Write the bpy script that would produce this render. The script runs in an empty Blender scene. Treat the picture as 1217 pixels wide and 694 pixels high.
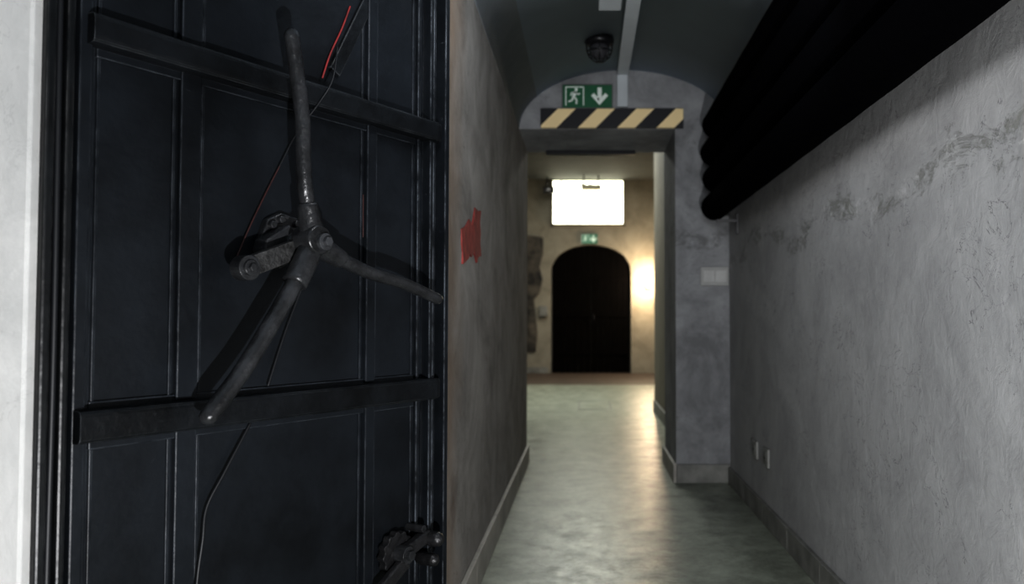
import bpy, bmesh, math, random
from mathutils import Vector, Matrix
random.seed(4)
S = bpy.context.scene
COL = S.collection
S.view_settings.view_transform = 'Standard'
S.view_settings.gamma = .80
S.view_settings.exposure = .36

# ------------------------------------------------------------------ materials
def mat(name, col=(.5,.5,.5), rough=.7, metal=0, spec=.5, var=0.0, vscale=4, bump=0, bscale=30, emit=None, estr=0, col2=None, detail=6, hilite_scuff=None, hilite_r=.004):
    m = bpy.data.materials.new(name); m.use_nodes = True
    nt = m.node_tree; N = nt.nodes; L = nt.links
    b = N['Principled BSDF']
    b.inputs['Roughness'].default_value = rough
    b.inputs['Metallic'].default_value = metal
    b.inputs['Specular IOR Level'].default_value = spec
    b.inputs['Base Color'].default_value = (*col, 1)
    tc = N.new('ShaderNodeTexCoord'); cur = None
    if var or col2:
        n = N.new('ShaderNodeTexNoise'); n.inputs['Scale'].default_value = vscale; n.inputs['Detail'].default_value = detail
        n.inputs['Roughness'].default_value = .6
        L.new(tc.outputs['Object'], n.inputs['Vector'])
        r = N.new('ShaderNodeValToRGB')
        r.color_ramp.elements[0].position = .35; r.color_ramp.elements[1].position = .65
        c2 = col2 if col2 else tuple(min(1, c*(1+var)) for c in col)
        c1 = tuple(c*(1-var) for c in col)
        r.color_ramp.elements[0].color = (*c1, 1); r.color_ramp.elements[1].color = (*c2, 1)
        L.new(n.outputs['Fac'], r.inputs['Fac']); L.new(r.outputs['Color'], b.inputs['Base Color']); cur = r.outputs['Color']
    if bump:
        n2 = N.new('ShaderNodeTexNoise'); n2.inputs['Scale'].default_value = bscale; n2.inputs['Detail'].default_value = 5
        L.new(tc.outputs['Object'], n2.inputs['Vector'])
        bp = N.new('ShaderNodeBump'); bp.inputs['Strength'].default_value = bump; bp.inputs['Distance'].default_value = .01
        L.new(n2.outputs['Fac'], bp.inputs['Height']); L.new(bp.outputs['Normal'], b.inputs['Normal'])
    if hilite_scuff:      # edge highlights put into the base colour, plus sparse scuffs
        bv = N.new('ShaderNodeBevel'); bv.samples = 6; bv.inputs['Radius'].default_value = hilite_r
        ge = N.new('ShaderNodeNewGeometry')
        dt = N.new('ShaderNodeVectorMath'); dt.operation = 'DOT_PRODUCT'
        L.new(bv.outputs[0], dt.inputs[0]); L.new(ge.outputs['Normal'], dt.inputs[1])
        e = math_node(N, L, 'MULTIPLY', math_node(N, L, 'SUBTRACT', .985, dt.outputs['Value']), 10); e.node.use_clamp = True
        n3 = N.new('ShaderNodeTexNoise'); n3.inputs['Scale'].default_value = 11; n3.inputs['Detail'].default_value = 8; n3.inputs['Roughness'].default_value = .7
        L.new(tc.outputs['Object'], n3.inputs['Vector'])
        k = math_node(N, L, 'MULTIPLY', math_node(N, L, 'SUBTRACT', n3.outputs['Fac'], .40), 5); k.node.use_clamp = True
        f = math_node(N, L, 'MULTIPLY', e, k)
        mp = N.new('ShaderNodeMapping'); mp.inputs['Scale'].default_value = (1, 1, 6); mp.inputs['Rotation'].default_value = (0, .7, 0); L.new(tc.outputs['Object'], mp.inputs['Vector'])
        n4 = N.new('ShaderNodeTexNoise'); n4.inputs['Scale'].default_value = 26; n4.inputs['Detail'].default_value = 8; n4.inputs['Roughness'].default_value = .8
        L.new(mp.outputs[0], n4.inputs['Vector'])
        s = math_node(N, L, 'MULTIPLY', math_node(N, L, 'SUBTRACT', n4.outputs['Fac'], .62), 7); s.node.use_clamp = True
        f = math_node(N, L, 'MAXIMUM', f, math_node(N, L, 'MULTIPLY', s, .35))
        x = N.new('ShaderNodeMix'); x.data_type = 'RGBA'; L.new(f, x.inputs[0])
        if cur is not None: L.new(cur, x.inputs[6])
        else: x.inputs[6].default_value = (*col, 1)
        x.inputs[7].default_value = (*hilite_scuff, 1); L.new(x.outputs[2], b.inputs['Base Color'])
    if emit:
        b.inputs['Emission Color'].default_value = (*emit, 1); b.inputs['Emission Strength'].default_value = estr
    return m

def math_node(N, L, op, a, b=None, c=None):
    n = N.new('ShaderNodeMath'); n.operation = op
    for i, v in enumerate((a, b, c)):
        if v is None: continue
        if isinstance(v, (int, float)): n.inputs[i].default_value = v
        else: L.new(v, n.inputs[i])
    return n.outputs[0]

def plaster(name, base, dark, stain=None, stain_z=1.55, brown=None, brown_y=2.4, rough=.85, scr=.5, bumpk=.35, spot=None, cl=2.6, bs=9):
    m = bpy.data.materials.new(name); m.use_nodes = True
    nt = m.node_tree; N = nt.nodes; L = nt.links; b = N['Principled BSDF']
    b.inputs['Roughness'].default_value = rough
    b.inputs['Specular IOR Level'].default_value = .25
    tc = N.new('ShaderNodeTexCoord')
    def noise(sc, det, rg=.6, dist=0, mp=None):
        n = N.new('ShaderNodeTexNoise'); n.inputs['Scale'].default_value = sc; n.inputs['Detail'].default_value = det
        n.inputs['Roughness'].default_value = rg; n.inputs['Distortion'].default_value = dist
        if mp:
            k = N.new('ShaderNodeMapping'); k.inputs['Scale'].default_value = mp; L.new(tc.outputs['Object'], k.inputs['Vector']); L.new(k.outputs[0], n.inputs['Vector'])
        else: L.new(tc.outputs['Object'], n.inputs['Vector'])
        return n.outputs['Fac']
    cloud = noise(cl, 10, .7, .5)
    r = N.new('ShaderNodeValToRGB'); e = r.color_ramp.elements
    e[0].position = .36; e[0].color = (*dark, 1); e[1].position = .62; e[1].color = (*base, 1)
    L.new(cloud, r.inputs['Fac']); cur = r.outputs['Color']
    def mix(fac, col, cur, blend='MIX'):
        x = N.new('ShaderNodeMix'); x.data_type = 'RGBA'; x.blend_type = blend
        L.new(fac, x.inputs[0]); L.new(cur, x.inputs[6]); x.inputs[7].default_value = (*col, 1)
        return x.outputs[2]
    v = noise(4, 5, .6, 1.8)
    d = math_node(N, L, 'ABSOLUTE', math_node(N, L, 'SUBTRACT', v, .5))
    line = math_node(N, L, 'LESS_THAN', d, .0035)
    msk = noise(2.3, 3)
    line = math_node(N, L, 'MULTIPLY', line, math_node(N, L, 'GREATER_THAN', msk, .50))
    line = math_node(N, L, 'MULTIPLY', line, scr)
    cur = mix(line, tuple(c*.6 for c in dark), cur)
    sp = math_node(N, L, 'MULTIPLY', math_node(N, L, 'SUBTRACT', noise(15, 6, .7, .3), .56), 4); sp.node.use_clamp = True
    cur = mix(math_node(N, L, 'MULTIPLY', sp, .28), tuple(min(1, c*1.4) for c in base), cur)
    sep = N.new('ShaderNodeSeparateXYZ'); L.new(tc.outputs['Object'], sep.inputs[0])
    hgt = None
    if stain:
        wav = math_node(N, L, 'MULTIPLY', math_node(N, L, 'SUBTRACT', noise(1.3, 3), .5), .40)
        zz = math_node(N, L, 'SUBTRACT', math_node(N, L, 'ADD', sep.outputs[2], wav), stain_z)
        band = math_node(N, L, 'MULTIPLY', math_node(N, L, 'ABSOLUTE', zz), 1.2)
        f = noise(6, 10, .80, .6, (1, .6, 1.6))
        fm = math_node(N, L, 'MULTIPLY', math_node(N, L, 'SUBTRACT', f, math_node(N, L, 'ADD', band, .465)), 12)
        fm.node.use_clamp = True
        cur = mix(math_node(N, L, 'MULTIPLY', fm, .6), stain, cur)
        hgt = fm
        g = math_node(N, L, 'MULTIPLY', math_node(N, L, 'SUBTRACT', noise(11, 8, .75, .5), math_node(N, L, 'ADD', band, .52)), 12); g.node.use_clamp = True
        cur = mix(math_node(N, L, 'MULTIPLY', g, .5), tuple(min(1, c*1.4) for c in base), cur)
    if brown:
        t = math_node(N, L, 'SUBTRACT', sep.outputs[1], brown_y)
        t = math_node(N, L, 'ADD', t, math_node(N, L, 'MULTIPLY', noise(3, 5), .5))
        t = math_node(N, L, 'SUBTRACT', 1.0, math_node(N, L, 'MULTIPLY', t, 1.9)); t.node.use_clamp = True
        cur = mix(t, brown, cur)
    if spot:
        sy, sz, sr = spot
        dy = math_node(N, L, 'SUBTRACT', sep.outputs[1], sy); dz = math_node(N, L, 'SUBTRACT', sep.outputs[2], sz)
        d2 = math_node(N, L, 'SQRT', math_node(N, L, 'ADD', math_node(N, L, 'MULTIPLY', dy, dy), math_node(N, L, 'MULTIPLY', dz, dz)))
        d2 = math_node(N, L, 'ADD', d2, math_node(N, L, 'MULTIPLY', math_node(N, L, 'SUBTRACT', noise(6, 6), .5), .25))
        t = math_node(N, L, 'MULTIPLY', math_node(N, L, 'SUBTRACT', sr, d2), 12); t.node.use_clamp = True
        cur = mix(math_node(N, L, 'MULTIPLY', t, .75), (.09,.055,.035), cur)
    L.new(cur, b.inputs['Base Color'])
    bp = N.new('ShaderNodeBump'); bp.inputs['Strength'].default_value = bumpk; bp.inputs['Distance'].default_value = .008
    h = math_node(N, L, 'ADD', noise(bs, 9, .64, .6), math_node(N, L, 'MULTIPLY', noise(70, 2), .08))
    if hgt is not None: h = math_node(N, L, 'SUBTRACT', h, math_node(N, L, 'MULTIPLY', hgt, .35))
    L.new(h, bp.inputs['Height']); L.new(bp.outputs[0], b.inputs['Normal'])
    return m

M_right = plaster('plaster_right', (.41,.41,.41), (.31,.31,.312), stain=(.16,.165,.14), stain_z=1.45, bumpk=.5, scr=.8, cl=2.2, bs=14)
M_left = plaster('plaster_left', (.31,.295,.275), (.17,.16,.148), brown=(.21,.145,.095), brown_y=2.58, bumpk=.7, spot=(2.66, .46, .11))
M_spring = plaster('plaster_spring', (.42,.45,.48), (.35,.38,.41), scr=.2)
M_end = plaster('plaster_end', (.34,.345,.355), (.19,.192,.198), stain=(.13,.13,.13), stain_z=1.6)
M_near = plaster('plaster_near', (.60,.595,.58), (.47,.47,.46), scr=.2)
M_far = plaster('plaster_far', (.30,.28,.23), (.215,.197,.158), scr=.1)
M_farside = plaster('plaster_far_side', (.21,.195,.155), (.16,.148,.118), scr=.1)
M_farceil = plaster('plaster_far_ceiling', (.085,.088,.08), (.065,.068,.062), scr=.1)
M_vault = mat('vault_blue_grey_paint', (.44,.52,.60), .7, var=.06, vscale=2, bump=.12, bscale=12)
M_slate = mat('slate_baseboard', (.19,.19,.175), .55, var=.3, vscale=7, bump=.2, bscale=25)
M_basel = mat('pale_baseboard', (.33,.315,.285), .55, var=.2, vscale=5, bump=.2, bscale=25)
M_joint = mat('joint_dark', (.03,.03,.03), .9)

def floor_mat():
    m = bpy.data.materials.new('polished_concrete'); m.use_nodes = True
    nt = m.node_tree; N = nt.nodes; L = nt.links; b = N['Principled BSDF']
    b.inputs['Specular IOR Level'].default_value = .30
    tc = N.new('ShaderNodeTexCoord')
    def nz(sc, det, rg=.6, dist=0):
        n = N.new('ShaderNodeTexNoise'); n.inputs['Scale'].default_value = sc; n.inputs['Detail'].default_value = det
        n.inputs['Roughness'].default_value = rg; n.inputs['Distortion'].default_value = dist
        L.new(tc.outputs['Object'], n.inputs['Vector']); return n.outputs['Fac']
    r = N.new('ShaderNodeValToRGB'); e = r.color_ramp.elements
    e[0].position = .38; e[0].color = (.14,.152,.12,1); e[1].position = .62; e[1].color = (.36,.385,.32,1)
    L.new(nz(4.2, 12, .82, .2), r.inputs['Fac']); L.new(r.outputs[0], b.inputs['Base Color'])
    r2 = N.new('ShaderNodeValToRGB'); e = r2.color_ramp.elements
    e[0].position = .42; e[0].color = (.29,.29,.29,1); e[1].position = .58; e[1].color = (.46,.46,.46,1)
    L.new(nz(8, 12, .85, .2), r2.inputs['Fac']); L.new(r2.outputs[0], b.inputs['Roughness'])
    bp = N.new('ShaderNodeBump'); bp.inputs['Strength'].default_value = .12; bp.inputs['Distance'].default_value = .01
    L.new(nz(14, 9, .7, .2), bp.inputs['Height']); L.new(bp.outputs[0], b.inputs['Normal'])
    return m
M_floor = floor_mat()
M_floor2 = mat('brown_stone_floor', (.07,.052,.04), .6, var=.3, vscale=6)

M_iron = mat('blue_black_iron_paint', (.0080,.0100,.0128), .40, spec=.25, var=.5, vscale=3, bump=.14, bscale=45, hilite_scuff=(.12,.135,.155))
M_stile = mat('highlight_edged_iron_stile', (.0070,.0088,.0112), .36, spec=.35, var=.40, vscale=5, bump=.15, bscale=50, hilite_scuff=(.26,.29,.33), hilite_r=.005)  # pale edge colour stands in for light catching the stile edges
M_iron2 = mat('blue_black_iron_rib', (.0055,.0066,.0080), .42, spec=.24, var=.5, vscale=8, bump=.35, bscale=35, hilite_scuff=(.12,.13,.14))
M_frame = mat('frame_black_iron', (.005,.006,.007), .38, spec=.35, var=.4, vscale=12, bump=.15, bscale=50, hilite_scuff=(.14,.14,.14))
M_steel = mat('dark_cast_steel', (.024,.025,.027), .30, metal=.1, spec=.55, var=.55, vscale=16, bump=.35, bscale=55)
M_latch = mat('dark_latch_steel', (.012,.012,.013), .40, spec=.5, var=.5, vscale=16, bump=.4, bscale=60)
M_cast = mat('rough_cast_link', (.036,.036,.036), .45, metal=.1, spec=.4, var=.5, vscale=40, bump=.5, bscale=110, hilite_scuff=(.15,.15,.145))
M_bolt = mat('worn_bolt_steel', (.045,.047,.051), .38, metal=.2, var=.3, vscale=30, bump=.1)
M_cable = mat('black_cable', (.006,.007,.009), .5)
M_red = mat('red_paint', (.17,.012,.012), .6, var=.3, vscale=30)
M_redd = mat('faded_red_paint', (.035,.009,.008), .6, var=.3, vscale=40)
M_redtape = mat('red_paper', (.21,.034,.028), .75, var=.35, vscale=22, bump=.4, bscale=30)
M_foam = mat('black_foam_insulation', (.0014,.0014,.0018), .98, spec=.01, bump=.5, bscale=25)
M_bracket = mat('galvanised_bracket', (.16,.16,.165), .5, metal=.5)
M_white = mat('off_white_plastic', (.26,.26,.245), .45, var=.04, vscale=10)
M_switch = mat('grey_plastic', (.38,.38,.37), .5, var=.08, vscale=10)
M_rocker = mat('pale_rocker_plastic', (.47,.47,.46), .45, var=.08, vscale=10)
M_trunk = mat('pale_grey_trunking', (.50,.53,.55), .5, var=.05, vscale=5)
M_green = mat('sign_green', (.010,.12,.05), .5, var=.05, vscale=10)
M_signw = mat('sign_white', (.85,.92,.86), .5)
M_green2 = mat('lit_sign_green', (.01,.10,.05), .5, emit=(.05,.5,.28), estr=.12)
M_signw2 = mat('lit_sign_white', (.6,.65,.6), .5, emit=(.6,.9,.75), estr=.25)
M_signb = mat('sign_frame', (.12,.12,.12), .5)
M_lampg = mat('smoked_glass', (.05,.05,.055), .12, spec=.8)
M_lampm = mat('lamp_black_metal', (.012,.012,.014), .35, metal=.4)
M_wood = mat('dark_gate_wood', (.0018,.0014,.0012), .9, spec=.05, var=.3, vscale=8, bump=.3)
M_dark = mat('dark_panel', (.006,.005,.004), .7, var=.6, vscale=3.6, col2=(.13,.11,.085), detail=10)
M_glow = mat('window_glow', (.9,.9,.85), .5, emit=(1.0,1.0,.80), estr=5.0)
M_tube = mat('tube_fixture', (.6,.58,.45), .5)
M_sconce = mat('sconce_glow', (.9,.7,.5), .5, emit=(1.0,.80,.56), estr=1.2)

def hazard():
    m = bpy.data.materials.new('hazard_stripes'); m.use_nodes = True
    nt = m.node_tree; N = nt.nodes; L = nt.links; b = N['Principled BSDF']
    tc = N.new('ShaderNodeTexCoord'); sep = N.new('ShaderNodeSeparateXYZ'); L.new(tc.outputs['Object'], sep.inputs[0])
    t = math_node(N, L, 'SUBTRACT', sep.outputs[0], sep.outputs[2])
    t = math_node(N, L, 'FRACT', math_node(N, L, 'DIVIDE', math_node(N, L, 'ADD', t, .565+2.56), .256))
    f = math_node(N, L, 'LESS_THAN', t, .46)
    x = N.new('ShaderNodeMix'); x.data_type = 'RGBA'; L.new(f, x.inputs[0])
    x.inputs[6].default_value = (.010,.010,.014,1); x.inputs[7].default_value = (1.0,.80,.46,1)
    n = N.new('ShaderNodeTexNoise'); n.inputs['Scale'].default_value = 14; n.inputs['Detail'].default_value = 6
    L.new(tc.outputs['Object'], n.inputs['Vector'])
    y = N.new('ShaderNodeMix'); y.data_type = 'RGBA'; y.blend_type = 'MULTIPLY'; y.inputs[0].default_value = .1
    L.new(x.outputs[2], y.inputs[6]); L.new(n.outputs['Fac'], y.inputs[7])
    L.new(y.outputs[2], b.inputs['Base Color']); b.inputs['Roughness'].default_value = .55
    return m
M_haz = hazard()

# ------------------------------------------------------------------ builders
def finish(ob, label=None, category=None, kind=None, group=None):
    if label: ob['label'] = label
    if category: ob['category'] = category
    if kind: ob['kind'] = kind
    if group: ob['group'] = group
    return ob

def from_bm(name, bm, mats, parent=None, bevel=0, smooth=False, seg=2):
    me = bpy.data.meshes.new(name); bmesh.ops.recalc_face_normals(bm, faces=bm.faces); bm.to_mesh(me); bm.free()
    ob = bpy.data.objects.new(name, me); COL.objects.link(ob)
    for mm in (mats if isinstance(mats, (list, tuple)) else [mats]): me.materials.append(mm)
    if parent: ob.parent = parent
    if bevel:
        md = ob.modifiers.new('bevel', 'BEVEL'); md.width = bevel; md.segments = seg; md.limit_method = 'ANGLE'; md.angle_limit = math.radians(40)
    if smooth:
        for p in me.polygons: p.use_smooth = True
    return ob

def add_box(bm, x0, x1, y0, y1, z0, z1, mi=0):
    v = [bm.verts.new(p) for p in ((x0,y0,z0),(x1,y0,z0),(x1,y1,z0),(x0,y1,z0),(x0,y0,z1),(x1,y0,z1),(x1,y1,z1),(x0,y1,z1))]
    for f in ((0,1,2,3),(4,5,6,7),(0,1,5,4),(1,2,6,5),(2,3,7,6),(3,0,4,7)):
        fc = bm.faces.new([v[i] for i in f]); fc.material_index = mi
    return v

def box(name, dims, m, parent=None, bevel=0, **k):
    bm = bmesh.new()
    if not isinstance(dims[0], (tuple, list)): dims = [dims]
    for d in dims: add_box(bm, *d)
    return finish(from_bm(name, bm, m, parent, bevel), **k)

def catmull(pts, n=8):
    P = [Vector(p) for p in pts]; out = []
    for i in range(len(P)-1):
        p0 = P[max(i-1,0)]; p1 = P[i]; p2 = P[i+1]; p3 = P[min(i+2,len(P)-1)]
        for j in range(n):
            t = j/n
            out.append(.5*((2*p1)+(-p0+p2)*t+(2*p0-5*p1+4*p2-p3)*t*t+(-p0+3*p1-3*p2+p3)*t**3))
    out.append(P[-1]); return out

def add_tube(bm, pts, rad, seg=16, round_ends=True, mi=0, jitter=0):
    P = [Vector(p) for p in pts]
    R = [rad]*len(P) if isinstance(rad, (int, float)) else list(rad)
    if round_ends:
        d0 = (P[0]-P[1]).normalized(); d1 = (P[-1]-P[-2]).normalized()
        pre = [(P[0]+d0*R[0]*math.sin(a), R[0]*math.cos(a)) for a in (1.45,1.0,.5)]
        post = [(P[-1]+d1*R[-1]*math.sin(a), R[-1]*math.cos(a)) for a in (.5,1.0,1.45)]
        P = [p for p,_ in pre]+P+[p for p,_ in post]; R = [r for _,r in pre]+R+[r for _,r in post]
    rings = []; prev = None
    for i, p in enumerate(P):
        t = (P[min(i+1,len(P)-1)]-P[max(i-1,0)]).normalized()
        if prev is None:
            a = Vector((0,0,1)) if abs(t.z) < .9 else Vector((1,0,0))
            nrm = t.cross(a).normalized()
        else:
            nrm = (prev - t*prev.dot(t)).normalized()
        prev = nrm; bn = t.cross(nrm)
        ring = []
        for k in range(seg):
            a = 2*math.pi*k/seg; rr = R[i]*(1+random.uniform(-jitter, jitter))
            ring.append(bm.verts.new(p+nrm*math.cos(a)*rr+bn*math.sin(a)*rr))
        rings.append(ring)
    for i in range(len(rings)-1):
        for k in range(seg):
            f = bm.faces.new((rings[i][k], rings[i][(k+1)%seg], rings[i+1][(k+1)%seg], rings[i+1][k])); f.smooth = True; f.material_index = mi
    for r in (rings[0], rings[-1]):
        f = bm.faces.new(r); f.material_index = mi

def tube(name, pts, rad, m, parent=None, seg=16, round_ends=True, jitter=0, **k):
    bm = bmesh.new(); add_tube(bm, pts, rad, seg, round_ends, 0, jitter)
    return finish(from_bm(name, bm, m, parent), **k)

def add_hex(bm, c, r, y0, y1, n=6, rot=0):
    a = [bm.verts.new((c[0]+r*math.cos(rot+2*math.pi*i/n), y0, c[1]+r*math.sin(rot+2*math.pi*i/n))) for i in range(n)]
    b = [bm.verts.new((c[0]+r*math.cos(rot+2*math.pi*i/n), y1, c[1]+r*math.sin(rot+2*math.pi*i/n))) for i in range(n)]
    bm.faces.new(a); bm.faces.new(b)
    for i in range(n): bm.faces.new((a[i], a[(i+1)%n], b[(i+1)%n], b[i]))

def add_poly(bm, pts, y0, y1):
    a = [bm.verts.new((p[0], y0, p[1])) for p in pts]; b = [bm.verts.new((p[0], y1, p[1])) for p in pts]
    bm.faces.new(a); bm.faces.new(b)
    for i in range(len(pts)): bm.faces.new((a[i], a[(i+1)%len(pts)], b[(i+1)%len(pts)], b[i]))

def add_stroke(bm, p, q, w, y0, y1):
    p = Vector(p); q = Vector(q); d = (q-p).normalized(); n = Vector((-d.y, d.x))*w/2
    add_poly(bm, [p+n, q+n, q-n, p-n], y0, y1)

# ------------------------------------------------------------------ room shell
XL, XR = -.44, .93
st = dict(kind='structure')
box('floor', (-3.3, 3.3, -2.0, 13.0, -.1, 0), M_floor, **st)
box('floor.001', (-3.3, 3.3, 13.0, 16.0, -.1, 0), M_floor2, **st)
box('wall_right', (XR, XR+.2, -2.0, 5.2, 0, 2.75), M_right, **st)
box('wall_left', (XL-.2, XL, 2.36, 5.93, 0, 2.75), M_left, **st)
box('wall_left.001', (-2.0, -.948, 1.352, 1.50, 0, 2.32), M_near, bevel=.005, **st)
box('wall_left.002', (-2.1, -2.0, -2.0, 1.5, 0, 2.32), M_near, **st)
box('wall_back', (-2.1, XR+.2, -2.1, -2.0, 0, 2.75), M_near, **st)
box('ceiling.001', (-2.1, XL, -2.0, 2.4, 2.3, 2.36), M_vault, **st)
box('wall_front', [(.58, XR+.2, 5.2, 5.93, 0, 2.3), (XL-.2, XR+.2, 5.2, 5.93, 2.3, 3.85)], M_end, **st)
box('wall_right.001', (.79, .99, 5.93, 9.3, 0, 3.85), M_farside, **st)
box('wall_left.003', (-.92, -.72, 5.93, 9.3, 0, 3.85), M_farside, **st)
box('wall_right.002', [(3.1, 3.3, 9.3, 15.8, 0, 3.85), (.99, 3.3, 9.1, 9.3, 0, 3.85)], M_far, **st)
box('wall_left.004', [(-3.3, -3.1, 9.3, 15.8, 0, 3.85), (-3.3, -.92, 9.1, 9.3, 0, 3.85)], M_far, **st)
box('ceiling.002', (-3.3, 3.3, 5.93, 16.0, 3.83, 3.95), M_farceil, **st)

bm = bmesh.new(); NS = 48; rows = []
for y in (-2.0, 1.6, 5.2):
    row = []
    for i in range(NS+1):
        a = math.pi*i/NS
        row.append(bm.verts.new((.245-.685*math.cos(a), y, 2.3+.39*math.sin(a))))
    rows.append(row)
for r in range(2):
    for i in range(NS):
        f = bm.faces.new((rows[r][i], rows[r][i+1], rows[r+1][i+1], rows[r+1][i])); f.smooth = True
        f.material_index = 0 if 8 < i < 40 else 1
vault = finish(from_bm('ceiling', bm, [M_vault, M_spring]), kind='structure')
sd = vault.modifiers.new('s', 'SOLIDIFY'); sd.thickness = .05; sd.offset = 1

AX, AW, ASP, AR = .09, .79, 1.96, .58
arch = [(AX-AW, 0)] + [(AX-AW*math.cos(math.pi*i/28), ASP+AR*math.sin(math.pi*i/28)**.85) for i in range(29)] + [(AX+AW, 0)]
bm = bmesh.new()
fy, by = 15.8, 16.0
def ring(y): return [bm.verts.new((x, y, z)) for x, z in arch]
r0 = ring(fy); r1 = ring(by)
top0 = [bm.verts.new((x, fy, 3.85)) for x, z in arch]
for i in range(len(arch)-1):
    if i not in (0, len(arch)-2): bm.faces.new((r0[i], r0[i+1], top0[i+1], top0[i]))
    bm.faces.new((r0[i], r0[i+1], r1[i+1], r1[i]))
for sx, e in ((-3.3, 0), (3.3, -1)):
    x, z = arch[e]
    bm.faces.new([bm.verts.new(p) for p in ((sx, fy, 0), (x, fy, 0), (x, fy, 3.85), (sx, fy, 3.85))])
finish(from_bm('wall_front.001', bm, M_far), **st)
box('wall_front.002', (-3.3, 3.3, 16.0, 16.1, 0, 3.85), M_far, **st)

gate = bpy.data.objects.new('door_2', None); COL.objects.link(gate); gate.location = (AX, 15.9, 0)
finish(gate, label='black-brown arched double gate of vertical planks', kind='structure', category='door')
for sgn in (-1, 1):
    bm = bmesh.new()
    n = 6
    def h(x): return ASP+AR*max(0, 1-(x/AW)**2)**.42 - .02
    for k in range(n):
        xa = (k/n)*(AW-.02)+.003; xb = ((k+1)/n)*(AW-.02)-.001
        add_poly(bm, [(sgn*xa, .01), (sgn*xb, .01), (sgn*xb, h(xb)), (sgn*xa, h(xa))], -.03, .03)
    for z in (.35, 1.1, 1.8):
        add_box(bm, min(sgn*.01, sgn*(AW-.04)), max(sgn*.01, sgn*(AW-.04)), -.045, -.03, z, z+.09)
    from_bm('leaf', bm, M_wood, gate, bevel=.004)
bm = bmesh.new(); add_tube(bm, [(.05, -.05, 1.0), (.05, -.09, 1.03), (.05, -.09, 1.13), (.05, -.05, 1.16)], .01, 8)
from_bm('handle', bm, M_lampm, gate)

def baseboard(name, a, b, z, m, n):
    x0, y0 = a; x1, y1 = b; bm = bmesh.new()
    for i in range(n):
        if abs(y1-y0) > abs(x1-x0):
            s = (y1-y0)/n; add_box(bm, x0, x1, y0+i*s+.002, y0+(i+1)*s-.002, 0, z)
        else:
            s = (x1-x0)/n; add_box(bm, x0+i*s+.002, x0+(i+1)*s-.002, y0, y1, 0, z)
    return finish(from_bm(name, bm, m, bevel=.003), kind='structure')
baseboard('baseboard_right', (XR-.02, -1.9), (XR, 5.18), .105, M_slate, 14)
baseboard('baseboard_left', (XL, 2.4), (XL+.02, 5.93), .13, M_basel, 5)
baseboard('baseboard_front', (.58, 5.18), (XR, 5.2), .12, M_slate, 1)
baseboard('baseboard_front.001', (.56, 5.18), (.58, 5.93), .12, M_basel, 1)
baseboard('baseboard_right.001', (.77, 5.95), (.79, 9.28), .13, M_slate, 3)
baseboard('baseboard_front.002', (-3.0, 15.78), (-.75, 15.8), .12, M_slate, 3)

# ------------------------------------------------------------------ armoured door
ang = math.atan2(.863, .504)
door = bpy.data.objects.new('door_1', None); COL.objects.link(door)
door.location = (-.93, 1.433, 0); door.rotation_euler = (0, 0, ang)
finish(door, label='heavy blue-black iron shelter door with three-armed locking handle', kind='structure', category='door')
bm = bmesh.new(); add_box(bm, 0, 1.0, 0, .05, .02, 2.12)
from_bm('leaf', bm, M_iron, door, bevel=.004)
zones = [(.03, .83), (.89, 1.555), (1.60, 2.10)]
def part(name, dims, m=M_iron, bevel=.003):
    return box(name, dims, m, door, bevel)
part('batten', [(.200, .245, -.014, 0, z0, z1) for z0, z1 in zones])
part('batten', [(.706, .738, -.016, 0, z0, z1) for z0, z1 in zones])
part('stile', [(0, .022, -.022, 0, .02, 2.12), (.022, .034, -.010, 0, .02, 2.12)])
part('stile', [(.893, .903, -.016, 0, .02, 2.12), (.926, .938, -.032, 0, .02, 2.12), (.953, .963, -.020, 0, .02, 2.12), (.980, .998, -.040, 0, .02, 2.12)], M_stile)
bm = bmesh.new()
for z0, z1 in zones:
    for s0, s1 in ((.040, .194), (.251, .700), (.744, .888)):
        w = .006; o = .005
        add_box(bm, s0, s0+w, -o, 0, z0+.005, z1-.005); add_box(bm, s1-w, s1, -o, 0, z0+.005, z1-.005)
        add_box(bm, s0+w, s1-w, -o, 0, z0+.005, z0+.005+w); add_box(bm, s0+w, s1-w, -o, 0, z1-.005-w, z1-.005)
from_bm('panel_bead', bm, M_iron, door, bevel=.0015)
for z0, z1, sa in ((.830, .889, .002), (1.551, 1.606, .012)):
    bm = bmesh.new(); zc = (z0+z1)/2; r = (z1-z0)/2
    prof = [(-r, 0), (-r, .034), (-r+.002, .041), (-r+.006, .044), (-r+.012, .045), (r-.012, .045), (r-.006, .044), (r-.002, .041), (r, .034), (r, 0)]
    secs = []
    for s, k in [(sa, 1), (.2, 1), (.45, 1), (.7, 1), (.945, 1), (.960, .92), (.970, .7), (.975, .4)]:
        secs.append([bm.verts.new((s, -d*k-.001, zc+z*(.5+.5*k))) for z, d in prof])
    for i in range(len(secs)-1):
        for j in range(len(prof)-1):
            f = bm.faces.new((secs[i][j], secs[i][j+1], secs[i+1][j+1], secs[i+1][j]))
    bm.faces.new(secs[0]); bm.faces.new(secs[-1])
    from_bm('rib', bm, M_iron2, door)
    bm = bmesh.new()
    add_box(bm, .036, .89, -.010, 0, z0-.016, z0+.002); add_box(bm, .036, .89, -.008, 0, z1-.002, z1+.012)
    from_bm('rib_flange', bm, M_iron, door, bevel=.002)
tube('wire', catmull([(.600, -.018, 1.72), (.558, -.049, 1.624), (.52, -.049, 1.56), (.4845, -.018, 1.488), (.44, -.012, 1.40)]), .0022, M_cable, door, 8)
tube('wire', catmull([(.44, -.012, 1.40), (.40, -.012, 1.325), (.36, -.012, 1.245), (.331, -.012, 1.18)]), .0018, M_redd, door, 8, label='thin dark red-brown wire')
tube('wire', catmull([(.508, -.012, 1.129), (.46, -.012, 1.02), (.4157, -.014, .905)]), .003, M_cable, door, 8)
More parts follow.
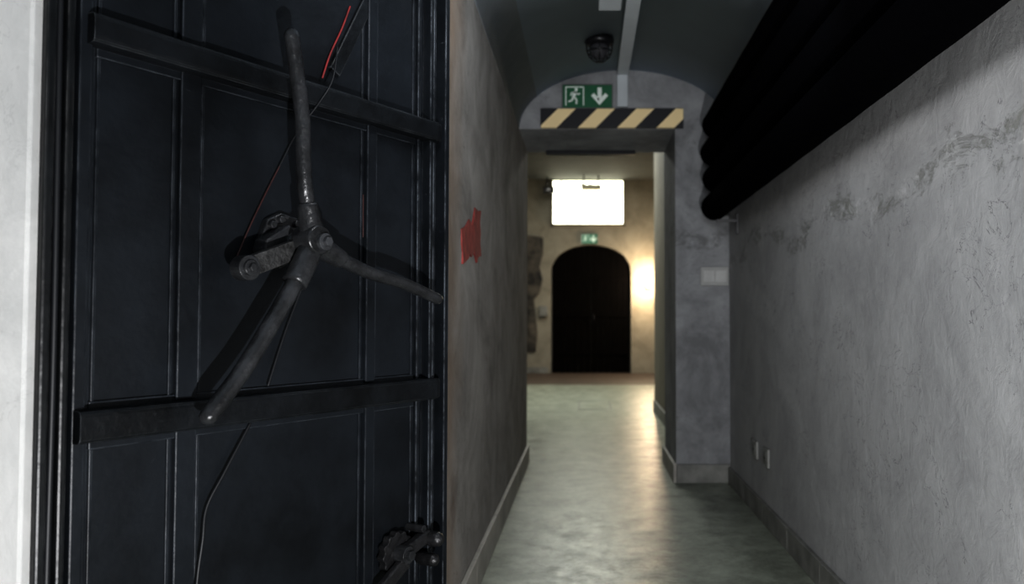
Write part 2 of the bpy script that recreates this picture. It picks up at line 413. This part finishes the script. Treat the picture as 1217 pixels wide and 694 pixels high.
tube('wire', catmull([(.3723, -.012, .825), (.31, -.014, .73), (.2714, -.012, .664), (.258, -.020, .60), (.2467, -.020, .513), (.24, -.018, .35)]), .0035, M_cable, door, 8)
tube('wire', catmull([(.65, -.006, 1.84), (.623, -.008, 1.776), (.585, -.010, 1.70), (.560, -.012, 1.635)]), .0024, M_red, door, 8, label='red-painted wire')
tube('wire', [(.703, -.004, 1.37), (.704, -.004, 1.262)], .0016, M_redd, door, 8, label='dull red wire')
bm = bmesh.new()
add_stroke(bm, Vector((.74, 1.93)), Vector((.60, 1.66)), .035, -.012, 0)
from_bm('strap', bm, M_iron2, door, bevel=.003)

hd = bpy.data.objects.new('handle', None); COL.objects.link(hd); hd.parent = door
O = -.12
bm = bmesh.new()
add_tube(bm, [(.442, 0, 1.225), (.442, -.085, 1.225)], .020, 20, False)
add_tube(bm, [(.442, -.085, 1.225), (.442, -.090, 1.225), (.442, -.143, 1.225), (.442, -.148, 1.225)], [.029, .033, .033, .029], 28, False)
from_bm('hub', bm, M_steel, hd)
bm = bmesh.new()
add_hex(bm, (.4485, 1.2205), .019, -.158, -.146, 28); add_hex(bm, (.4485, 1.2205), .0115, -.168, -.156, 6)
from_bm('hub_bolt', bm, M_bolt, hd, bevel=.0015)
def arm(pts, nsock, r0_, r1_, r_a, tip=1.0, n=8):
    P = catmull(pts, n)
    bm = bmesh.new()
    sock = P[:nsock+1]
    lip = P[nsock]; dr = (P[nsock]-P[nsock-1]).normalized()
    Rs = [r0_+(r1_-r0_)*i/nsock for i in range(nsock+1)]
    add_tube(bm, sock+[lip+dr*.002], Rs+[r1_*.86], 26, False)
    rod = P[max(nsock-3,0):]; k = len(rod)
    add_tube(bm, rod, [r_a*(1+(tip-1)*i/k)*(1+.012*math.sin(i*1.1)) for i in range(k)], 22, True)
    from_bm('arm', bm, M_steel, hd)
arm([(.442, O, 1.226), (.438, O, 1.258), (.429, O, 1.298), (.416, O-.003, 1.355), (.411, O-.004, 1.42), (.407, O-.004, 1.495), (.394, O, 1.59), (.380, O, 1.662)], 17, .0285, .0220, .0165, .97)
arm([(.444, O, 1.220), (.418, O, 1.166), (.391, O, 1.122), (.340, O, 1.045), (.272, O, .949), (.200, O+.002, .865)], 15, .0255, .0275, .0190, .92)
arm([(.448, O, 1.220), (.500, O, 1.198), (.545, O, 1.182), (.62, O+.001, 1.161), (.74, O+.004, 1.140), (.868, O+.010, 1.106)], 13, .0270, .0205, .0165, .88)
bm = bmesh.new()
p = Vector((.298, 1.157)); q = Vector((.440, 1.212)); add_stroke(bm, p, q, .042, -.098, -.076)
from_bm('link_bar', bm, M_cast, hd, bevel=.003, seg=3)
bm = bmesh.new()
add_hex(bm, (.298, 1.157), .026, -.104, -.072, 28); add_hex(bm, (.298, 1.157), .0165, -.110, -.102, 24); add_hex(bm, (.298, 1.157), .0095, -.118, -.108, 6)
from_bm('link_pivot', bm, M_steel, hd, bevel=.0015)
bm = bmesh.new()
add_poly(bm, [(.385, 1.225), (.405, 1.275), (.44, 1.292), (.485, 1.285), (.505, 1.25), (.49, 1.195), (.44, 1.165), (.40, 1.18)], -.020, 0)
for c in ((.412, 1.262), (.436, 1.276), (.478, 1.27), (.49, 1.215)): add_hex(bm, c, .010, -.032, -.018, 6)
from_bm('mounting_plate', bm, M_steel, hd, bevel=.003)
bm = bmesh.new()
add_poly(bm, [(.365, 1.200), (.372, 1.225), (.43, 1.262), (.452, 1.25), (.445, 1.215), (.385, 1.188)], -.060, -.018)
from_bm('lever_plate', bm, M_steel, hd, bevel=.004)

lt = bpy.data.objects.new('latch', None); COL.objects.link(lt); lt.parent = door
LS, LZ = .835, .44
bm = bmesh.new()
n = 48; pts = []
for i in range(n):
    r = .056 if (i % 4) < 2 else .050
    pts.append((LS-.025+r*math.cos(2*math.pi*i/n), LZ+r*math.sin(2*math.pi*i/n)))
add_poly(bm, pts, -.035, -.012)
from_bm('ratchet_disc', bm, M_latch, lt, bevel=.002)
bm = bmesh.new()
add_tube(bm, [(LS-.025, -.0, LZ), (LS-.025, -.072, LZ)], .022, 24, False)
add_hex(bm, (LS-.025, LZ), .014, -.083, -.070, 6)
add_hex(bm, (LS+.045, LZ+.050), .011, -.060, -.0, 6)
from_bm('latch_bolt', bm, M_steel, lt, bevel=.0015)
bm = bmesh.new()
add_stroke(bm, (LS-.20, LZ-.125), (LS-.015, LZ-.02), .036, -.062, -.040)
add_stroke(bm, (LS-.03, LZ+.0), (LS+.070, LZ+.030), .034, -.064, -.038)
from_bm('latch_lever', bm, M_latch, lt, bevel=.006, seg=3)
bm = bmesh.new()
add_tube(bm, [(LS+.070, -.030, LZ+.02), (LS+.070, -.082, LZ+.02)], .020, 20)
add_tube(bm, [(LS+.065, -.030, LZ-.035), (LS+.065, -.074, LZ-.035)], .017, 20)
from_bm('latch_knob', bm, M_latch, lt)

fr = bpy.data.objects.new('trim_1', None); COL.objects.link(fr); fr.location = door.location; fr.rotation_euler = door.rotation_euler
finish(fr, label='black stepped iron frame of the shelter door', kind='structure')
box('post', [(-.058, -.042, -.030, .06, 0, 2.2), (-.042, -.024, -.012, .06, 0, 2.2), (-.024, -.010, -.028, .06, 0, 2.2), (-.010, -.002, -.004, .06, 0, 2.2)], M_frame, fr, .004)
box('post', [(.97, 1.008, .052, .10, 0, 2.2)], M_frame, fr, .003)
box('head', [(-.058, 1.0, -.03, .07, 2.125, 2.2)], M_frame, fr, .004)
w5 = box('wall_left.005', [(-.058, 1.06, 0, .07, 2.2, 2.32)], M_left, None, **st)
w5.location = door.location; w5.rotation_euler = door.rotation_euler
tube('seal_cable', catmull([(-.033, -.020, .0), (-.035, -.020, .5), (-.032, -.020, 1.0), (-.034, -.020, 1.6), (-.033, -.020, 2.12)]), .0055, M_cable, fr, 10)

# ------------------------------------------------------------------ insulated pipes
first = None
for i in range(4):
    cz = 1.05+.705+.170*i
    if first is None:
        pts = [(0, -1.9+.12*j, 0) for j in range(57)]
        pts.append((0, 4.98, 0))
        bm = bmesh.new(); R = [.083+(.0008*math.sin(j*1.9)) for j in range(58)]
        add_tube(bm, pts, R, 28, True)
        ob = from_bm('insulated_pipe', bm, M_foam)
        finish(ob, label='black foam-wrapped pipe running along the plaster wall', category='pipe', group='insulated pipes along the wall')
        first = ob
        ob.location = (.800, 0, cz)
    else:
        ob = first.copy(); COL.objects.link(ob); ob.location = (.800+(.004, -.004, .004)[i-1], -.03*(i % 2), cz)
box('pipe_bracket', [(XR-.010, XR, 4.88, 4.92, 1.58, 1.70), (.80, XR-.008, 4.885, 4.915, 1.652, 1.668)], M_bracket, None, .002,
        label='small metal wall bracket under the black pipes', category='bracket')

# ------------------------------------------------------------------ signs
def exit_sign(name, x0, x1, z0, z1, y, mg, mw, label):
    e = box(name, (x0, x1, y-.02, y, z0, z1), M_signb, None, .003, label=label, category='sign')
    W = x1-x0; H = z1-z0
    b_ = .006*W/.33
    box('sign_face', (x0+b_, x1-b_, y-.0225, y-.02, z0+b_, z1-b_), mg, e)
    ya, yb = y-.0250, y-.0224
    bm = bmesh.new(); u = H
    ox = x0+W*.25; oz = z0+H*.5
    def P(a, b): return (ox+a*u, oz+b*u)
    add_poly(bm, [P(.06+.068*math.cos(t*math.pi/6), .27+.068*math.sin(t*math.pi/6)) for t in range(12)], ya, yb)
    for p, q, w in (((.03,.19),(-.05,-.03),.14), ((.03,.16),(.15,.07),.06), ((.15,.07),(.22,.12),.055), ((.01,.17),(-.12,.14),.06), ((-.12,.14),(-.17,.03),.055),
                    ((-.04,-.03),(.08,-.14),.08), ((.08,-.14),(.07,-.32),.07), ((-.06,-.03),(-.12,-.18),.08), ((-.12,-.18),(-.26,-.22),.07)):
        add_stroke(bm, P(*p), P(*q), w*u, ya, yb)
    for p, q in (((-.36,-.38),(-.36,.38)), ((-.38,.38),(.38,.38)), ((.36,.38),(.36,-.38))):
        add_stroke(bm, P(*p), P(*q), .045*u, ya, yb)
    from_bm('running_figure_pictogram', bm, mw, e)
    bm = bmesh.new(); ox = x0+W*.74
    add_stroke(bm, P(0, .36), P(0, -.16), .17*u, ya, yb)
    add_stroke(bm, P(-.29, .08), P(.045, -.30), .16*u, ya, yb); add_stroke(bm, P(.29, .08), P(-.045, -.30), .16*u, ya-.0004, yb)
    from_bm('down_arrow', bm, mw, e)
    return e
exit_sign('exit_sign', -.160, .172, 2.430, 2.590, 5.197, M_green, M_signw, 'green exit sign with running figure and white down arrow')
exit_sign('exit_sign', -.10, .22, 2.55, 2.75, 15.79, M_green2, M_signw2, 'small green exit sign above the arched gate')
box('hazard_board', (-.298, .632, 5.165, 5.198, 2.302, 2.428), M_haz, None, .004, label='yellow and black diagonal striped warning board on the lintel', category='warning board')
box('bar', (-.30, .36, 5.86, 5.92, 2.272, 2.30), M_lampm, None, .004, label='flat black metal bar under the lintel', category='bar')

tr = box('cable_trunking', (.20, .275, -1.9, 5.18, 2.650, 2.682), M_trunk, None, .003, label='pale grey cable trunking along the crown of the vault', category='trunking')
box('trunking_drop', (.200, .270, 5.165, 5.197, 2.44, 2.65), M_trunk, tr, .003)
box('junction_box', (.06, .175, 3.70, 4.00, 2.615, 2.668), M_trunk, None, .006, label='pale grey plastic junction box on the vault', category='junction box')

bl = bpy.data.objects.new('ceiling_lamp', None); COL.objects.link(bl); bl.location = (.075, 4.58, 2.675)
finish(bl, label='round black caged bulkhead lamp on the vaulted ceiling', category='lamp')
def lathe(name, prof, m, parent, seg=28):
    bm = bmesh.new(); rs = []
    for r, z in prof: rs.append([bm.verts.new((r*math.cos(2*math.pi*k/seg), r*math.sin(2*math.pi*k/seg), z)) for k in range(seg)])
    for i in range(len(rs)-1):
        for k in range(seg):
            f = bm.faces.new((rs[i][k], rs[i][(k+1)%seg], rs[i+1][(k+1)%seg], rs[i+1][k])); f.smooth = True
    bm.faces.new(rs[0]); bm.faces.new(rs[-1]); return from_bm(name, bm, m, parent)
lathe('lamp_base', [(.085, 0), (.085, -.022), (.076, -.034), (.055, -.04)], M_lampm, bl)
lathe('lamp_glass', [(.055, -.035), (.058, -.06), (.050, -.09), (.030, -.112), (.004, -.12)], M_lampg, bl)
bm = bmesh.new()
for k in range(4):
    a = k*math.pi/4; c, s = math.cos(a), math.sin(a)
    add_tube(bm, [(c*r, s*r, z) for r, z in ((.076, -.03), (.072, -.07), (.058, -.105), (.03, -.128), (0, -.134), (-.03, -.128), (-.058, -.105), (-.072, -.07), (-.076, -.03))], .004, 8)
add_tube(bm, [(.071*math.cos(t*math.pi/12), .071*math.sin(t*math.pi/12), -.075) for t in range(25)], .004, 8)
from_bm('lamp_cage', bm, M_lampm, bl)

sw = box('light_switch', (.742, .925, 5.185, 5.2, 1.272, 1.395), M_switch, None, .004, label='worn grey double rocker switch plate on the pillar', category='light switch')
for i in range(2): box('rocker', (.760+i*.076, .832+i*.076, 5.181, 5.186, 1.295, 1.372), M_rocker, sw, .002)

for y0 in (4.08, 4.35):
    so = box('wall_socket', (XR-.012, XR, y0, y0+.11, .295, .392), M_white, None, .004, label='pale plastic wall socket low on the plaster wall', category='socket', group='wall sockets')
    bm = bmesh.new(); add_tube(bm, [(XR-.0115, y0+.055, .343), (XR-.0155, y0+.055, .343)], .032, 18, False)
    from_bm('socket_face', bm, M_slate, so)
    bm = bmesh.new()
    for dy in (-.011, .011): add_tube(bm, [(XR-.0145, y0+.055+dy, .343), (XR-.0165, y0+.055+dy, .343)], .006, 8, False)
    from_bm('socket_hole', bm, M_joint, so)

pts = [(2.787,.3186),(2.87,.335),(2.965,.3746),(3.04,.362),(3.075,.395),(3.12,.4404),(3.20,.436),(3.291,.4504),(3.26,.40),(3.285,.36),(3.265,.31),(3.30,.265),(3.20,.252),(3.167,.2267),(3.12,.250),(3.08,.258),(3.02,.238),(2.965,.252),(2.925,.225),(2.805,.1967),(2.81,.24),(2.79,.27)]
bm = bmesh.new(); NP = len(pts)
cz_ = sum(p[1] for p in pts)/NP; cy_ = sum(p[0] for p in pts)/NP
a = [bm.verts.new((XL+.003+.006*random.random(), y, 1.05+z)) for i, (y, z) in enumerate(pts)]; b = [bm.verts.new((XL, y, 1.05+z)) for y, z in pts]
c0 = bm.verts.new((XL+.006, cy_, 1.05+cz_))
for i in range(NP):
    bm.faces.new((a[i], a[(i+1)%NP], c0)); bm.faces.new((a[i], a[(i+1)%NP], b[(i+1)%NP], b[i]))
finish(from_bm('paper_notice', bm, M_redtape), label='torn crumpled red paper notice stuck on the grey wall', category='notice')

bm = bmesh.new()
hx0, hx1, hy0, hy1 = -.10, .30, 9.4, 10.4
for d in ((hx0,hx1,hy0,hy0+.03),(hx0,hx1,hy1-.03,hy1),(hx0,hx0+.02,hy0+.03,hy1-.03),(hx1-.02,hx1,hy0+.03,hy1-.03)):
    add_box(bm, *d, 0, .003)
finish(from_bm('floor_hatch', bm, M_slate), label='thin metal rim of a floor hatch in the concrete', category='hatch')

# ------------------------------------------------------------------ far hall furnishing
wn = box('window_1', (-.66, .72, 15.76, 15.80, 2.95, 3.80), M_glow, None, 0, kind='structure')
box('window_frame', [(-.70, -.66, 15.74, 15.8, 2.91, 3.82), (.72, .76, 15.74, 15.8, 2.91, 3.82), (-.70, .76, 15.74, 15.8, 2.91, 2.95)], M_far, wn)
pl = box('pendant_light', [(-.10, .28, 15.2, 15.36, 3.54, 3.64)], M_tube, None, .02, label='boxy light fixture hanging before the bright window', category='lamp')
tube('rod', [(-.05, 15.26, 3.64), (-.05, 15.26, 3.83)], .012, M_lampm, pl, 8, False)
tube('rod', [(.23, 15.26, 3.64), (.23, 15.26, 3.83)], .012, M_lampm, pl, 8, False)
tube('cable', catmull([(-.50, 15.3, 3.72), (-.3, 15.3, 3.60), (.0, 15.3, 3.68), (.11, 15.28, 3.63)]), .012, M_cable, pl, 8, False)
sc_ = bpy.data.objects.new('security_camera', None); COL.objects.link(sc_); sc_.location = (-.76, 15.4, 3.56)
finish(sc_, label='small dark security camera near the ceiling', category='camera')
box('camera_body', (-.07, .14, -.12, .06, -.06, .05), M_lampm, sc_, .01)
tube('mount', [(0, 0, .03), (0, 0, .27)], .014, M_lampm, sc_, 10, False)
tube('lens', [(.03, -.12, -.005), (.03, -.15, -.005)], .03, M_lampg, sc_, 14, False)
bm = bmesh.new()
add_poly(bm, [(-1.24, .42), (-1.00, .42), (-.96, .80), (-1.00, 1.10), (-1.04, 1.45), (-.92, 1.60), (-.87, 1.85), (-.93, 2.10), (-.86, 2.35), (-.86, 2.68), (-1.24, 2.73)], 15.760, 15.797)
finish(from_bm('information_board', bm, M_dark, bevel=.005), label='tall dark mottled information board on the hall wall', category='board')
box('electric_box', (-.93, -.76, 15.7, 15.8, 1.12, 1.32), M_slate, None, .01, label='small grey electrical box on the hall wall', category='electric box')
sco = bpy.data.objects.new('wall_sconce', None); COL.objects.link(sco); sco.location = (1.22, 15.8, 1.76)
finish(sco, label='glowing warm wall lamp beside the arched gate', category='lamp')
box('sconce_backplate', (-.05, .05, -.02, 0, -.08, .08), M_far, sco, .005)
lathe('sconce_shade', [(.02, -.09), (.05, -.07), (.062, 0), (.05, .07), (.02, .09)], M_sconce, sco).location = (0, -.08, 0)

# ------------------------------------------------------------------ lights
def area(name, loc, size, power, col, target=None, rot=None, sy=None):
    ld = bpy.data.lights.new(name, 'AREA'); ld.energy = power; ld.color = col; ld.size = size
    if sy: ld.shape = 'RECTANGLE'; ld.size_y = sy
    o = bpy.data.objects.new(name, ld); COL.objects.link(o); o.location = loc
    if target: o.rotation_euler = (Vector(target)-Vector(loc)).to_track_quat('-Z', 'Y').to_euler()
    elif rot: o.rotation_euler = rot
    return o
def point(name, loc, power, col, r=.1):
    ld = bpy.data.lights.new(name, 'POINT'); ld.energy = power; ld.color = col; ld.shadow_soft_size = r
    o = bpy.data.objects.new(name, ld); COL.objects.link(o); o.location = loc; return o
area('key_lamp', (.30, -.05, .34), .035, 58, (.98, .98, 1.0), target=(-.15, 4.0, 2.0))
area('ambient_fill', (.1, -1.3, 1.3), 1.0, 3, (.88, .94, 1.0), target=(.1, 4.5, 2.0))  # weak fill added behind the camera, no fixture there
area('corridor_fill', (-.20, 1.60, 1.98), .30, 8, (.98, .98, 1.0), target=(.90, 3.5, 1.15))  # fill added out of view to brighten the right wall
area('vault_fill', (.25, 2.1, 2.02), .20, 7.0, (.92, .96, 1.0), target=(.15, 4.3, 3.2))  # unseen fill light, added to lift the vault
area('hall_lamp', (0, 13.2, 3.75), 1.8, 55, (1.0, .98, .89), rot=(0, 0, 0))
area('passage_lamp', (-.15, 10.3, 3.75), 1.0, 115, (.97, 1.0, .95), rot=(0, 0, 0))
sl = point('sconce_lamp', (1.24, 15.36, 1.78), 95, (1.0, .78, .54), .10); sl.data.specular_factor = .1
w = bpy.data.worlds.new('W'); S.world = w; w.use_nodes = True
w.node_tree.nodes['Background'].inputs[0].default_value = (.02, .022, .026, 1); w.node_tree.nodes['Background'].inputs[1].default_value = .3

# ------------------------------------------------------------------ camera
cd = bpy.data.cameras.new('cam'); cam = bpy.data.objects.new('cam', cd); COL.objects.link(cam)
cam.location = (0, 0, 1.05); cam.rotation_euler = (math.radians(92.0), 0, 0)
cd.sensor_width = 36; cd.lens = 36*950/1217; cd.shift_x = -88.5/1217; cd.clip_start = .02
cd.dof.use_dof = True; cd.dof.focus_distance = 1.95; cd.dof.aperture_fstop = 2.8
S.camera = cam
